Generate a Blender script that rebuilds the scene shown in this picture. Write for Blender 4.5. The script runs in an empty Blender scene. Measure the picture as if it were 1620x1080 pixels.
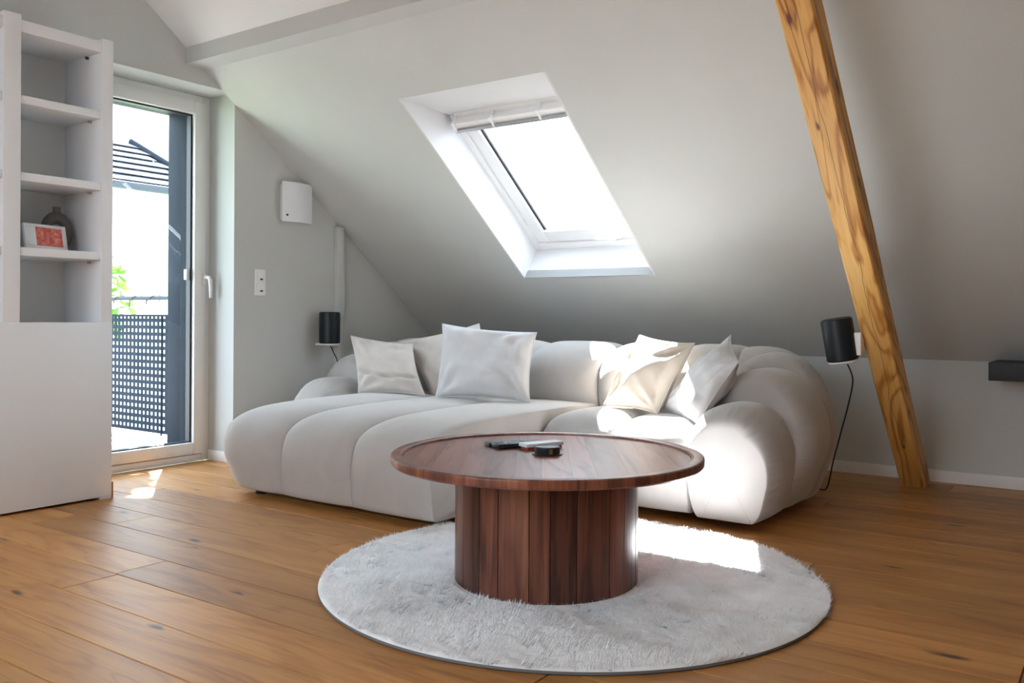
import bpy, bmesh, math, random
import numpy as np
from mathutils import Vector, Matrix, noise

random.seed(7)
SC = bpy.context.scene
COL = SC.collection
PI = math.pi

# ------------------------------------------------------------------ camera
FPX, YAW, PY, ROLL, HCAM = 1391.4, .6158, 501.55, .0053, .86
F_ = np.array([-math.sin(YAW), math.cos(YAW), 0.])
R0 = np.array([math.cos(YAW), math.sin(YAW), 0.])
R_ = R0 * math.cos(ROLL) + np.array([0, 0, 1.]) * math.sin(ROLL)
U_ = np.cross(R_, F_)
cam_data = bpy.data.cameras.new('camera')
cam = bpy.data.objects.new('camera', cam_data)
COL.objects.link(cam)
cam.matrix_world = Matrix(((R_[0], U_[0], -F_[0], 0), (R_[1], U_[1], -F_[1], 0), (R_[2], U_[2], -F_[2], HCAM), (0, 0, 0, 1)))
cam_data.sensor_width = 36
cam_data.lens = FPX / 1620 * 36
cam_data.shift_y = -(540 - PY) / 1620
cam_data.clip_start = .02
SC.camera = cam

# ------------------------------------------------------------------ light
SKY_STRENGTH, SUN_STRENGTH = 5.6, 50.0
world = bpy.data.worlds.new('sky')
SC.world = world
world.use_nodes = True
wn = world.node_tree
bg = wn.nodes['Background']
bg.inputs[0].default_value = (.72, .87, 1.0, 1)
bg.inputs[1].default_value = SKY_STRENGTH
sun_data = bpy.data.lights.new('sun', 'SUN')
sun = bpy.data.objects.new('sun', sun_data)
COL.objects.link(sun)
sun_data.energy = SUN_STRENGTH
sun_data.angle = math.radians(.6)
sun_data.color = (1, .99, .97)
sun.rotation_euler = Vector((.715, -.53, -1)).to_track_quat('-Z', 'Y').to_euler()
sun.location = (-8, 9, 9)
SC.view_settings.view_transform = 'Standard'
SC.view_settings.look = 'None'
SC.view_settings.gamma = 1
SC.view_settings.exposure = 0.80
SC.view_settings.use_curve_mapping = False
SC.cycles.use_denoising = True
SC.cycles.max_bounces = 14
SC.cycles.diffuse_bounces = 8
SC.cycles.transparent_max_bounces = 16
SC.cycles.caustics_reflective = False
SC.cycles.caustics_refractive = False

def portal(name, center, normal, w, h, updir):
    """sampling guide for daylight in a window opening"""
    d = bpy.data.lights.new(name, 'AREA')
    d.shape = 'RECTANGLE'; d.size = w; d.size_y = h
    d.cycles.is_portal = True
    o = bpy.data.objects.new(name, d); COL.objects.link(o)
    z = -Vector(normal).normalized(); y = Vector(updir).normalized(); x = y.cross(z)
    o.matrix_world = Matrix((( x.x, y.x, z.x, center[0]), (x.y, y.y, z.y, center[1]), (x.z, y.z, z.z, center[2]), (0, 0, 0, 1)))

# ------------------------------------------------------------------ room dimensions
XD, XG, YK, ZK, TH = -4.517, -4.286, 5.125, .644, .6562
TT = math.tan(TH)
XR, YB = 2.6, -2.7             # right wall, far wall behind the camera
ZC = 2.85                      # flat collar ceiling
slope = lambda y: ZK + (YK - y) * TT
NS = Vector((0, math.sin(TH), math.cos(TH)))      # outward normal of the roof slope
DS = Vector((0, math.cos(TH), -math.sin(TH)))     # down the slope
SK0 = Vector((0, 3.38, slope(3.38)))              # skylight opening: top edge
SX0, SX1, SL, SDEP, STOP = -3.12, -2.21, 1.445, .245, .331
def onsl(x, a, d=0.): 
    p = SK0 + DS * a + NS * d
    return Vector((x, p.y, p.z))
YR, ZL, YL = 3.248, 2.156, 2.33                   # balcony door opening

# ------------------------------------------------------------------ helpers
def new_obj(name, me, parent=None):
    o = bpy.data.objects.new(name, me); COL.objects.link(o)
    if parent is not None:
        o.parent = parent
        o.matrix_parent_inverse = parent.matrix_basis.inverted()
    return o
def mesh(name, verts, faces, mat, parent=None, smooth=False, bevel=0, seg=2, sub=0):
    me = bpy.data.meshes.new(name)
    me.from_pydata([tuple(v) for v in verts], [], faces)
    bm = bmesh.new(); bm.from_mesh(me)
    bmesh.ops.recalc_face_normals(bm, faces=bm.faces)
    if bevel:
        es = [e for e in bm.edges if len(e.link_faces) == 2 and e.calc_face_angle(0) > .5]
        bmesh.ops.bevel(bm, geom=es, offset=bevel, segments=seg, affect='EDGES', profile=.5, clamp_overlap=True)
    bm.to_mesh(me); bm.free()
    if smooth or bevel:
        for p in me.polygons: p.use_smooth = True
        if not smooth or bevel: 
            try: me.set_sharp_from_angle(angle=math.radians(50 if smooth else 35))
            except Exception: pass
    me.materials.append(mat)
    o = new_obj(name, me, parent)
    return o
BOXF = [(0, 1, 3, 2), (4, 6, 7, 5), (0, 4, 5, 1), (2, 3, 7, 6), (0, 2, 6, 4), (1, 5, 7, 3)]
def boxv(x0, x1, y0, y1, z0, z1):
    return [Vector((x, y, z)) for x in (x0, x1) for y in (y0, y1) for z in (z0, z1)]
def box(name, b, mat, parent=None, bevel=0, xf=None, seg=2):
    v = boxv(*b)
    if xf is not None: v = [xf @ p for p in v]
    return mesh(name, v, BOXF, mat, parent, bevel=bevel, seg=seg)
def prism(name, poly, lo, hi, axis, mat, parent=None, bevel=0, smooth=False):
    """poly: 2-D points; axis 0 -> (y,z) poly along x, 1 -> (x,z) along y, 2 -> (x,y) along z"""
    def P(a, b, t): return {0: (t, a, b), 1: (a, t, b), 2: (a, b, t)}[axis]
    n = len(poly)
    v = [P(a, b, lo) for a, b in poly] + [P(a, b, hi) for a, b in poly]
    f = [tuple(range(n)), tuple(range(2 * n - 1, n - 1, -1))] + [(i, (i + 1) % n, n + (i + 1) % n, n + i) for i in range(n)]
    return mesh(name, v, f, mat, parent, bevel=bevel, smooth=smooth)
def tube(name, pts, r, mat, parent=None, n=10, cap=True):
    pts = [Vector(p) for p in pts]
    v, f = [], []
    up = Vector((.13, .21, 1)).normalized(); prev = None
    for i, p in enumerate(pts):
        t = (pts[min(i + 1, len(pts) - 1)] - pts[max(i - 1, 0)]).normalized()
        a = (up - t * up.dot(t)).normalized() if prev is None else (prev - t * prev.dot(t)).normalized()
        prev = a; b = t.cross(a)
        rr = r[i] if isinstance(r, (list, tuple)) else r
        for k in range(n):
            q = 2 * PI * k / n
            v.append(p + a * math.cos(q) * rr + b * math.sin(q) * rr)
    for i in range(len(pts) - 1):
        for k in range(n):
            f.append((i * n + k, i * n + (k + 1) % n, (i + 1) * n + (k + 1) % n, (i + 1) * n + k))
    if cap:
        f.append(tuple(range(n))[::-1]); f.append(tuple(range((len(pts) - 1) * n, len(pts) * n)))
    o = mesh(name, v, f, mat, parent, smooth=True)
    try: o.data.set_sharp_from_angle(angle=1.0)
    except Exception: pass
    return o
def lathe(name, prof, mat, parent=None, n=48, xf=None, sharp=.6):
    """prof: (r, z) from bottom axis to top axis"""
    v, f = [], []
    m = len(prof)
    for k in range(n):
        q = 2 * PI * k / n
        for r, z in prof: v.append(Vector((r * math.cos(q), r * math.sin(q), z)))
    for k in range(n):
        for i in range(m - 1):
            f.append((k * m + i, ((k + 1) % n) * m + i, ((k + 1) % n) * m + i + 1, k * m + i + 1))
    if xf is not None: v = [xf @ p for p in v]
    me = bpy.data.meshes.new(name); me.from_pydata([tuple(p) for p in v], [], f)
    bm = bmesh.new(); bm.from_mesh(me)
    bmesh.ops.remove_doubles(bm, verts=bm.verts, dist=1e-5)
    bmesh.ops.dissolve_degenerate(bm, dist=1e-6, edges=bm.edges)
    bmesh.ops.recalc_face_normals(bm, faces=bm.faces); bm.to_mesh(me); bm.free()
    for p in me.polygons: p.use_smooth = True
    try: me.set_sharp_from_angle(angle=sharp)
    except Exception: pass
    me.materials.append(mat)
    return new_obj(name, me, parent)
def empty(name, loc=(0, 0, 0)):
    o = bpy.data.objects.new(name, None); COL.objects.link(o)
    o.location = loc; o.empty_display_size = .1
    return o
def tag(o, label, cat=None, group=None, kind=None):
    o['label'] = label
    if cat: o['category'] = cat
    if group: o['group'] = group
    if kind: o['kind'] = kind
    return o
def smooth_closed(ctrl, m):
    """closed Catmull-Rom through control points, resampled evenly to m points"""
    P = np.array(ctrl, float); n = len(P); out = []
    for i in range(n):
        p0, p1, p2, p3 = P[i - 1], P[i], P[(i + 1) % n], P[(i + 2) % n]
        for t in np.linspace(0, 1, 24, endpoint=False):
            out.append(.5 * ((2 * p1) + (-p0 + p2) * t + (2 * p0 - 5 * p1 + 4 * p2 - p3) * t * t + (-p0 + 3 * p1 - 3 * p2 + p3) * t ** 3))
    out = np.array(out); d = np.r_[0, np.cumsum(np.linalg.norm(np.diff(np.r_[out, out[:1]], axis=0), axis=1))]
    s = np.linspace(0, d[-1], m, endpoint=False); q = np.r_[out, out[:1]]
    return np.c_[np.interp(s, d, q[:, 0]), np.interp(s, d, q[:, 1])]

def PX(x, y_, yv):
    d = F_ + R_ * (x - 810) / FPX + U_ * (PY - y_) / FPX
    return Vector(d * (yv / d[1]) + np.array([0, 0, HCAM]))

# ------------------------------------------------------------------ materials
def mat_new(name):
    m = bpy.data.materials.new(name); m.use_nodes = True
    nt = m.node_tree; return m, nt, nt.nodes['Principled BSDF']
def N(nt, t, **kw):
    n = nt.nodes.new(t)
    for k, v in kw.items():
        if hasattr(n, k): setattr(n, k, v)
    return n
def plain(name, col, rough=.5, metal=0., spec=.5, bump=0., bscale=200., var=0.):
    m, nt, b = mat_new(name)
    b.inputs['Base Color'].default_value = (*col, 1); b.inputs['Roughness'].default_value = rough
    b.inputs['Metallic'].default_value = metal; b.inputs['Specular IOR Level'].default_value = spec
    tc = N(nt, 'ShaderNodeTexCoord')
    if bump:
        ns = N(nt, 'ShaderNodeTexNoise'); ns.inputs['Scale'].default_value = bscale; ns.inputs['Detail'].default_value = 5
        bp = N(nt, 'ShaderNodeBump'); bp.inputs['Strength'].default_value = bump; bp.inputs['Distance'].default_value = .002
        nt.links.new(tc.outputs['Object'], ns.inputs['Vector']); nt.links.new(ns.outputs[0], bp.inputs['Height']); nt.links.new(bp.outputs[0], b.inputs['Normal'])
    if var:
        n2 = N(nt, 'ShaderNodeTexNoise'); n2.inputs['Scale'].default_value = 1.7; n2.inputs['Detail'].default_value = 6
        nt.links.new(tc.outputs['Object'], n2.inputs['Vector'])
        r = N(nt, 'ShaderNodeValToRGB')
        r.color_ramp.elements[0].position = .3; r.color_ramp.elements[1].position = .7
        r.color_ramp.elements[0].color = (*[c * (1 - var) for c in col], 1); r.color_ramp.elements[1].color = (*[min(1, c * (1 + var)) for c in col], 1)
        nt.links.new(n2.outputs[0], r.inputs[0]); nt.links.new(r.outputs[0], b.inputs['Base Color'])
    return m
def wood(name, ramp, axis=0, grain=26., ring=5., knots=.0, rough=(.35, .5), spec=.5, vary=.22, knot_col=(.03, .018, .01), knot_scale=1.3, bump=.15, distort=3.2, coat=0., ringw=.2):
    """grain runs along object axis; every object gets its own offset and tone"""
    m, nt, b = mat_new(name); L = nt.links.new
    tc = N(nt, 'ShaderNodeTexCoord'); oi = N(nt, 'ShaderNodeObjectInfo')
    mul = N(nt, 'ShaderNodeMath', operation='MULTIPLY'); mul.inputs[1].default_value = 57.
    L(oi.outputs['Random'], mul.inputs[0])
    cmb = N(nt, 'ShaderNodeCombineXYZ')
    for i in range(3): L(mul.outputs[0], cmb.inputs[i])
    add = N(nt, 'ShaderNodeVectorMath', operation='ADD'); L(tc.outputs['Object'], add.inputs[0]); L(cmb.outputs[0], add.inputs[1])
    def scaled(along, across):
        mp = N(nt, 'ShaderNodeMapping'); s = [across] * 3; s[axis] = along
        mp.inputs['Scale'].default_value = s; L(add.outputs[0], mp.inputs['Vector']); return mp
    # broad cathedral figure: warped bands
    w0 = scaled(.9, ring)
    nz = N(nt, 'ShaderNodeTexNoise'); nz.inputs['Scale'].default_value = 1.1; nz.inputs['Detail'].default_value = 3; nz.inputs['Distortion'].default_value = .6
    L(w0.outputs[0], nz.inputs['Vector'])
    mm = N(nt, 'ShaderNodeMath', operation='MULTIPLY'); mm.inputs[1].default_value = distort * 6; L(nz.outputs[0], mm.inputs[0])
    sn = N(nt, 'ShaderNodeMath', operation='SINE'); L(mm.outputs[0], sn.inputs[0])
    sa = N(nt, 'ShaderNodeMath', operation='MULTIPLY_ADD'); sa.inputs[1].default_value = .5; sa.inputs[2].default_value = .5; L(sn.outputs[0], sa.inputs[0])
    sp = N(nt, 'ShaderNodeMath', operation='POWER'); sp.inputs[1].default_value = 3.5; L(sa.outputs[0], sp.inputs[0]); sa = sp
    # fine fibres
    w1 = scaled(2.2, grain * 3.2)
    nf = N(nt, 'ShaderNodeTexNoise'); nf.inputs['Scale'].default_value = 1.; nf.inputs['Detail'].default_value = 4; L(w1.outputs[0], nf.inputs['Vector'])
    w2 = scaled(.8, grain * .35)
    nb = N(nt, 'ShaderNodeTexNoise'); nb.inputs['Scale'].default_value = 1.; nb.inputs['Detail'].default_value = 3; L(w2.outputs[0], nb.inputs['Vector'])
    mx = N(nt, 'ShaderNodeMath', operation='MULTIPLY_ADD'); mx.inputs[1].default_value = -ringw; L(sa.outputs[0], mx.inputs[0])
    m2 = N(nt, 'ShaderNodeMath', operation='MULTIPLY'); m2.inputs[1].default_value = .42; L(nf.outputs[0], m2.inputs[0]); L(m2.outputs[0], mx.inputs[2])
    m3 = N(nt, 'ShaderNodeMath', operation='MULTIPLY_ADD'); m3.inputs[1].default_value = .58; L(nb.outputs[0], m3.inputs[0]); L(mx.outputs[0], m3.inputs[2])
    w3 = scaled(7., grain * 11)
    npo = N(nt, 'ShaderNodeTexNoise'); npo.inputs['Scale'].default_value = 1.; npo.inputs['Detail'].default_value = 2; L(w3.outputs[0], npo.inputs['Vector'])
    pr_ = N(nt, 'ShaderNodeMapRange'); pr_.inputs[1].default_value = .60; pr_.inputs[2].default_value = .72; pr_.inputs[3].default_value = .06; pr_.inputs[4].default_value = -.12; L(npo.outputs[0], pr_.inputs[0])
    m4 = N(nt, 'ShaderNodeMath', operation='ADD'); L(m3.outputs[0], m4.inputs[0]); L(pr_.outputs[0], m4.inputs[1]); m3 = m4
    cr = N(nt, 'ShaderNodeValToRGB'); els = cr.color_ramp.elements
    els[0].position = ramp[0][0]; els[0].color = (*ramp[0][1], 1); els[1].position = ramp[-1][0]; els[1].color = (*ramp[-1][1], 1)
    for p, c in ramp[1:-1]: e = els.new(p); e.color = (*c, 1)
    L(m3.outputs[0], cr.inputs[0])
    # per-object tone
    mr = N(nt, 'ShaderNodeMapRange'); mr.inputs[3].default_value = 1 - vary; mr.inputs[4].default_value = 1 + vary; L(oi.outputs['Random'], mr.inputs[0])
    hs = N(nt, 'ShaderNodeHueSaturation'); L(mr.outputs[0], hs.inputs['Value']); L(cr.outputs[0], hs.inputs['Color'])
    col = hs.outputs[0]
    if knots:
        sep = N(nt, 'ShaderNodeSeparateXYZ'); L(add.outputs[0], sep.inputs[0])
        oth = [i for i in range(3) if i != axis]
        ac = N(nt, 'ShaderNodeMath', operation='ADD'); L(sep.outputs[oth[0]], ac.inputs[0]); L(sep.outputs[oth[1]], ac.inputs[1])
        ka = N(nt, 'ShaderNodeMath', operation='MULTIPLY'); ka.inputs[1].default_value = knot_scale; L(sep.outputs[axis], ka.inputs[0])
        kc = N(nt, 'ShaderNodeMath', operation='MULTIPLY'); kc.inputs[1].default_value = knot_scale * 3.2; L(ac.outputs[0], kc.inputs[0])
        kv = N(nt, 'ShaderNodeCombineXYZ'); L(ka.outputs[0], kv.inputs[0]); L(kc.outputs[0], kv.inputs[1])
        wob = N(nt, 'ShaderNodeTexNoise'); wob.inputs['Scale'].default_value = 7; L(kv.outputs[0], wob.inputs['Vector'])
        va = N(nt, 'ShaderNodeVectorMath', operation='MULTIPLY_ADD'); va.inputs[1].default_value = (.12,) * 3; L(wob.outputs[1], va.inputs[0]); L(kv.outputs[0], va.inputs[2])
        vo = N(nt, 'ShaderNodeTexVoronoi', voronoi_dimensions='2D'); vo.inputs['Scale'].default_value = 1.; L(va.outputs[0], vo.inputs['Vector'])
        sc2 = N(nt, 'ShaderNodeSeparateColor'); L(vo.outputs['Color'], sc2.inputs[0])
        sz = N(nt, 'ShaderNodeMapRange'); sz.inputs[1].default_value = .35; sz.inputs[2].default_value = 1.; sz.inputs[3].default_value = .002; sz.inputs[4].default_value = knots; L(sc2.outputs[0], sz.inputs[0])
        dv = N(nt, 'ShaderNodeMath', operation='DIVIDE'); L(vo.outputs['Distance'], dv.inputs[0]); L(sz.outputs[0], dv.inputs[1])
        kr = N(nt, 'ShaderNodeMapRange'); kr.inputs[1].default_value = .35; kr.inputs[2].default_value = 1.; kr.inputs[3].default_value = .95; kr.inputs[4].default_value = 0
        L(dv.outputs[0], kr.inputs[0])
        mk = N(nt, 'ShaderNodeMix', data_type='RGBA'); L(kr.outputs[0], mk.inputs['Factor']); L(col, mk.inputs['A']); mk.inputs['B'].default_value = (*knot_col, 1)
        col = mk.outputs['Result']
    L(col, b.inputs['Base Color'])
    rr = N(nt, 'ShaderNodeMapRange'); rr.inputs[3].default_value = rough[0]; rr.inputs[4].default_value = rough[1]; L(nf.outputs[0], rr.inputs[0]); L(rr.outputs[0], b.inputs['Roughness'])
    b.inputs['Specular IOR Level'].default_value = spec
    b.inputs['Coat Weight'].default_value = coat
    bp = N(nt, 'ShaderNodeBump'); bp.inputs['Strength'].default_value = bump; bp.inputs['Distance'].default_value = .0015; L(m3.outputs[0], bp.inputs['Height']); L(bp.outputs[0], b.inputs['Normal'])
    return m
def fabric(name, col, sheen=.5, rough=.85, weave=900., bump=.25, var=.08, mott=14.):
    m, nt, b = mat_new(name); L = nt.links.new
    tc = N(nt, 'ShaderNodeTexCoord')
    n1 = N(nt, 'ShaderNodeTexNoise'); n1.inputs['Scale'].default_value = mott; n1.inputs['Detail'].default_value = 5; n1.inputs['Distortion'].default_value = .8; L(tc.outputs['Object'], n1.inputs['Vector'])
    r = N(nt, 'ShaderNodeValToRGB'); r.color_ramp.elements[0].position = .3; r.color_ramp.elements[1].position = .72
    r.color_ramp.elements[0].color = (*[c * (1 - var) for c in col], 1); r.color_ramp.elements[1].color = (*[min(1, c * (1 + var)) for c in col], 1)
    L(n1.outputs[0], r.inputs[0]); L(r.outputs[0], b.inputs['Base Color'])
    b.inputs['Roughness'].default_value = rough; b.inputs['Specular IOR Level'].default_value = .2
    b.inputs['Sheen Weight'].default_value = sheen; b.inputs['Sheen Roughness'].default_value = .4
    b.inputs['Sheen Tint'].default_value = (1, .98, .96, 1)
    n2 = N(nt, 'ShaderNodeTexNoise'); n2.inputs['Scale'].default_value = weave; n2.inputs['Detail'].default_value = 2; L(tc.outputs['Object'], n2.inputs['Vector'])
    bp = N(nt, 'ShaderNodeBump'); bp.inputs['Strength'].default_value = bump; bp.inputs['Distance'].default_value = .001; L(n2.outputs[0], bp.inputs['Height']); L(bp.outputs[0], b.inputs['Normal'])
    return m
def pane_mat(name, tint=(1, 1, 1), refl=.0):
    m, nt, b = mat_new(name); L = nt.links.new; nt.nodes.remove(b)
    out = nt.nodes['Material Output']
    tr = N(nt, 'ShaderNodeBsdfTransparent'); tr.inputs[0].default_value = (*tint, 1)
    gl = N(nt, 'ShaderNodeBsdfGlossy'); gl.inputs['Roughness'].default_value = .0
    lw = N(nt, 'ShaderNodeLayerWeight'); lw.inputs[0].default_value = .5
    pw = N(nt, 'ShaderNodeMath', operation='POWER'); pw.inputs[1].default_value = 5.; L(lw.outputs['Facing'], pw.inputs[0])
    fr = N(nt, 'ShaderNodeMath', operation='MULTIPLY_ADD'); fr.inputs[1].default_value = .92; fr.inputs[2].default_value = .07; L(pw.outputs[0], fr.inputs[0])
    ms = N(nt, 'ShaderNodeMixShader'); L(fr.outputs[0], ms.inputs[0]); L(tr.outputs[0], ms.inputs[1]); L(gl.outputs[0], ms.inputs[2]); L(ms.outputs[0], out.inputs[0])
    return m
M = dict(
    wall=plain('grey_plaster', (.555, .578, .572), .9, bump=.25, bscale=90, var=.03, spec=.2),
    slope=plain('grey_slope_plaster', (.555, .578, .572), .9, bump=.25, bscale=90, var=.03, spec=.2),
    ceil=plain('white_ceiling_paint', (.77, .79, .80), .9, bump=.2, bscale=90, var=.02, spec=.2),
    white=plain('white_paint', (.80, .80, .80), .6, bump=.05, bscale=60),
    lining=plain('white_lining', (.68, .685, .70), .8, spec=.2),
    pvc=plain('white_window_profile', (.82, .83, .84), .3),
    lacq=plain('white_lacquer', (.75, .78, .815), .42, bump=.03, bscale=30, var=.015),
    gasket=plain('black_gasket', (.012, .014, .018), .5),
    anthr=plain('anthracite_metal', (.010, .017, .028), .6, spec=.06, bump=.08, bscale=400, var=.06),
    steel=plain('brushed_steel', (.55, .55, .56), .3, metal=1.),
    alu=plain('grey_aluminium', (.42, .43, .45), .4, metal=.6),
    black=plain('black_plastic', (.012, .014, .018), .38, bump=.03, bscale=300),
    spk=plain('speaker_grille', (.004, .009, .013), .42, spec=.35, bump=.12, bscale=900),
    rubber=plain('black_cable', (.015, .015, .017), .5),
    oak=wood('oak_floor', [(.15, (.22, .085, .020)), (.38, (.39, .168, .044)), (.56, (.48, .225, .062)), (.78, (.56, .290, .095))], axis=0, grain=30, ring=4.5, knots=.10, rough=(.36, .50), knot_scale=1.5, vary=.2, distort=7., bump=.3, ringw=.15, spec=.6),
    pine=wood('old_pine', [(.10, (.26, .085, .012)), (.34, (.55, .26, .055)), (.55, (.74, .43, .125)), (.78, (.84, .56, .22))], axis=2, grain=16, ring=6., knots=.17, rough=(.45, .62), knot_col=(.10, .025, .010), knot_scale=2.6, vary=.02, distort=8., bump=.3, ringw=.30),
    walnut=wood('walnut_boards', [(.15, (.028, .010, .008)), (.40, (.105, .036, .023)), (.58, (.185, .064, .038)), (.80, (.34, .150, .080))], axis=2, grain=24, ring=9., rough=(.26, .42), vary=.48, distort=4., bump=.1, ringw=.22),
    walnut_top=wood('walnut_top_boards', [(.15, (.075, .028, .023)), (.40, (.22, .090, .067)), (.58, (.31, .135, .100)), (.80, (.42, .215, .16))], axis=0, grain=30, ring=7., rough=(.28, .42), vary=.30, distort=5., bump=.1, ringw=.22),  # tabletop tone lightened, with the sky's reflection put into the wood colour
    velvet=fabric('taupe_velvet', (.435, .42, .41), sheen=.45, var=.05, mott=6.),
    cush_a=fabric('beige_cushion_cotton', (.55, .51, .475), sheen=.25, var=.05),
    cush_b=fabric('pale_grey_cushion_cotton', (.58, .58, .59), sheen=.25, var=.05),
    cush_c=fabric('cream_cushion_cotton', (.62, .56, .48), sheen=.25, var=.05),
    fur=fabric('cream_fur', (.85, .865, .88), sheen=.35, var=.07, mott=9., bump=.3),
    bind=plain('grey_rug_binding', (.16, .17, .19), .9),
    glass=pane_mat('window_glass'),
    stone=plain('grey_brown_ceramic', (.13, .125, .12), .7, bump=.3, bscale=60, var=.1),
    lacq_back=plain('white_back_panel', (.70, .74, .74), .5),
    dark_shelf=plain('dark_grey_shelf', (.030, .032, .036), .6, spec=.3, var=.06),
    render=plain('white_render', (.82, .80, .76), .9, bump=.3, bscale=30),
    zinc=plain('zinc_gutter', (.035, .042, .055), .6, spec=.2),
    deck=plain('pale_deck_boards', (.24, .23, .22), .8, bump=.2, bscale=60, var=.1),
    bark=plain('bark', (.12, .08, .05), .9, bump=.5, bscale=40),
)
def add_crack(m):
    # a long drying crack wandering along the strut's underside
    nt = m.node_tree; L = nt.links.new; b = nt.nodes['Principled BSDF']; src = b.inputs['Base Color'].links[0].from_socket
    tc = N(nt, 'ShaderNodeTexCoord'); sp = N(nt, 'ShaderNodeSeparateXYZ'); L(tc.outputs['Object'], sp.inputs[0])
    cz = N(nt, 'ShaderNodeCombineXYZ'); L(sp.outputs[2], cz.inputs[2])
    nz = N(nt, 'ShaderNodeTexNoise'); nz.inputs['Scale'].default_value = 2.2; nz.inputs['Detail'].default_value = 5; L(cz.outputs[0], nz.inputs['Vector'])
    o1 = N(nt, 'ShaderNodeMath', operation='MULTIPLY_ADD'); o1.inputs[1].default_value = .07; o1.inputs[2].default_value = -.033; L(nz.outputs[0], o1.inputs[0])
    d = N(nt, 'ShaderNodeMath', operation='SUBTRACT'); L(sp.outputs[0], d.inputs[0]); L(o1.outputs[0], d.inputs[1])
    ab = N(nt, 'ShaderNodeMath', operation='ABSOLUTE'); L(d.outputs[0], ab.inputs[0])
    mr = N(nt, 'ShaderNodeMapRange'); mr.inputs[1].default_value = .0006; mr.inputs[2].default_value = .0016; mr.inputs[3].default_value = .85; mr.inputs[4].default_value = 0; L(ab.outputs[0], mr.inputs[0])
    mk = N(nt, 'ShaderNodeMix', data_type='RGBA'); L(mr.outputs[0], mk.inputs['Factor']); L(src, mk.inputs['A']); mk.inputs['B'].default_value = (.06, .022, .008, 1); L(mk.outputs['Result'], b.inputs['Base Color'])
add_crack(M['pine'])
def ramp_mat(name, scale, cols, rough=.6):
    m, nt, b = mat_new(name); L = nt.links.new
    tc = N(nt, 'ShaderNodeTexCoord')
    wn_ = N(nt, 'ShaderNodeTexWhiteNoise'); sn = N(nt, 'ShaderNodeVectorMath', operation='SNAP'); sn.inputs[1].default_value = (scale,) * 3
    L(tc.outputs['Object'], sn.inputs[0]); L(sn.outputs[0], wn_.inputs['Vector'])
    r = N(nt, 'ShaderNodeValToRGB'); e = r.color_ramp.elements
    e[0].color = (*cols[0], 1); e[1].color = (*cols[-1], 1)
    for i, c in enumerate(cols[1:-1]): q = e.new((i + 1) / (len(cols) - 1)); q.color = (*c, 1)
    L(wn_.outputs[0], r.inputs[0]); L(r.outputs[0], b.inputs['Base Color']); b.inputs['Roughness'].default_value = rough
    return m
M['print'] = ramp_mat('red_mosaic_print', .0125, [(.62, .10, .08), (.72, .22, .17), (.55, .07, .06), (.80, .36, .28)], .35)
M['screen'] = ramp_mat('grey_blue_display', .018, [(.10, .15, .22), (.25, .33, .42), (.05, .07, .10)], .2)
def obj_rand(name, a, b_, rough=.6):
    m, nt, b = mat_new(name); L = nt.links.new
    oi = N(nt, 'ShaderNodeObjectInfo'); r = N(nt, 'ShaderNodeValToRGB'); r.color_ramp.elements[0].color = (*a, 1); r.color_ramp.elements[1].color = (*b_, 1)
    L(oi.outputs['Random'], r.inputs[0]); L(r.outputs[0], b.inputs['Base Color']); b.inputs['Roughness'].default_value = rough; b.inputs['Specular IOR Level'].default_value = 0.
    return m
M['slate'] = obj_rand('slate', (.055, .062, .075), (.085, .092, .105))
M['leaf'] = obj_rand('leaf', (.10, .24, .04), (.26, .42, .10))

# ================================================================== SETTING
# ---- floor: oak planks running along x
floor = empty('floor', (0, 0, 0)); tag(floor, 'warm brown oak plank floor with dark knots', kind='structure')
box('subfloor', (XG - .24, XR, YB, YK, -.06, -.022), M['gasket'], floor)
def plank(x0, x1, y0, y1, zt, ch=.0010, g=.0017):
    x0 += g; x1 -= g; y0 += g; y1 -= g
    v = [(x0, y0, -.02), (x1, y0, -.02), (x1, y1, -.02), (x0, y1, -.02), (x0, y0, zt - ch), (x1, y0, zt - ch), (x1, y1, zt - ch), (x0, y1, zt - ch),
         (x0 + ch, y0 + ch, zt), (x1 - ch, y0 + ch, zt), (x1 - ch, y1 - ch, zt), (x0 + ch, y1 - ch, zt)]
    f = [(3, 2, 1, 0)] + [(i, (i + 1) % 4, 4 + (i + 1) % 4, 4 + i) for i in range(4)] + [(4 + i, 4 + (i + 1) % 4, 8 + (i + 1) % 4, 8 + i) for i in range(4)] + [(8, 9, 10, 11)]
    me = bpy.data.meshes.new('plank'); me.from_pydata(v, [], f); me.materials.append(M['oak'])
    new_obj('plank', me, floor)
y = 1.06 - .19 * 20
while y < YK:
    ya, yb = max(y, YB), min(y + .19, YK)
    if yb - ya > .02:
        xs = XD if 2.35 < (ya + yb) / 2 < YR else XG
        x = xs; first = True
        while x < XR:
            ln = random.uniform(1.5, 2.3) * (random.uniform(.35, 1) if first else 1); first = False
            x1 = min(x + ln, XR)
            if XR - x1 < .35: x1 = XR
            plank(x, x1, ya, yb, random.uniform(-.0004, .0004)); x = x1
    y += .19

# ---- gable wall with the balcony door opening (cut to the roof line)
zr = lambda yy: min(slope(yy), slope(2 * 1.2125 - yy)) + .25
wl = empty('wall_left', (XG, 1.2, 0)); tag(wl, 'grey plastered gable wall with balcony door opening', kind='structure')
XW0 = -4.60
prism('wall_panel', [(YB - .1, 0), (YL, 0), (YL, 3.6), (1.2125, 3.85), (YB - .1, zr(YB - .1))], XW0, XG, 0, M['wall'], wl)
prism('wall_panel', [(YR, 0), (YK + .25, 0), (YK + .25, ZK), (YR, zr(YR))], XW0, XG, 0, M['wall'], wl)
prism('wall_panel', [(YL, ZL), (YR, ZL), (YR, zr(YR)), (YL, zr(YL))], XW0, XG, 0, M['wall'], wl)
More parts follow.
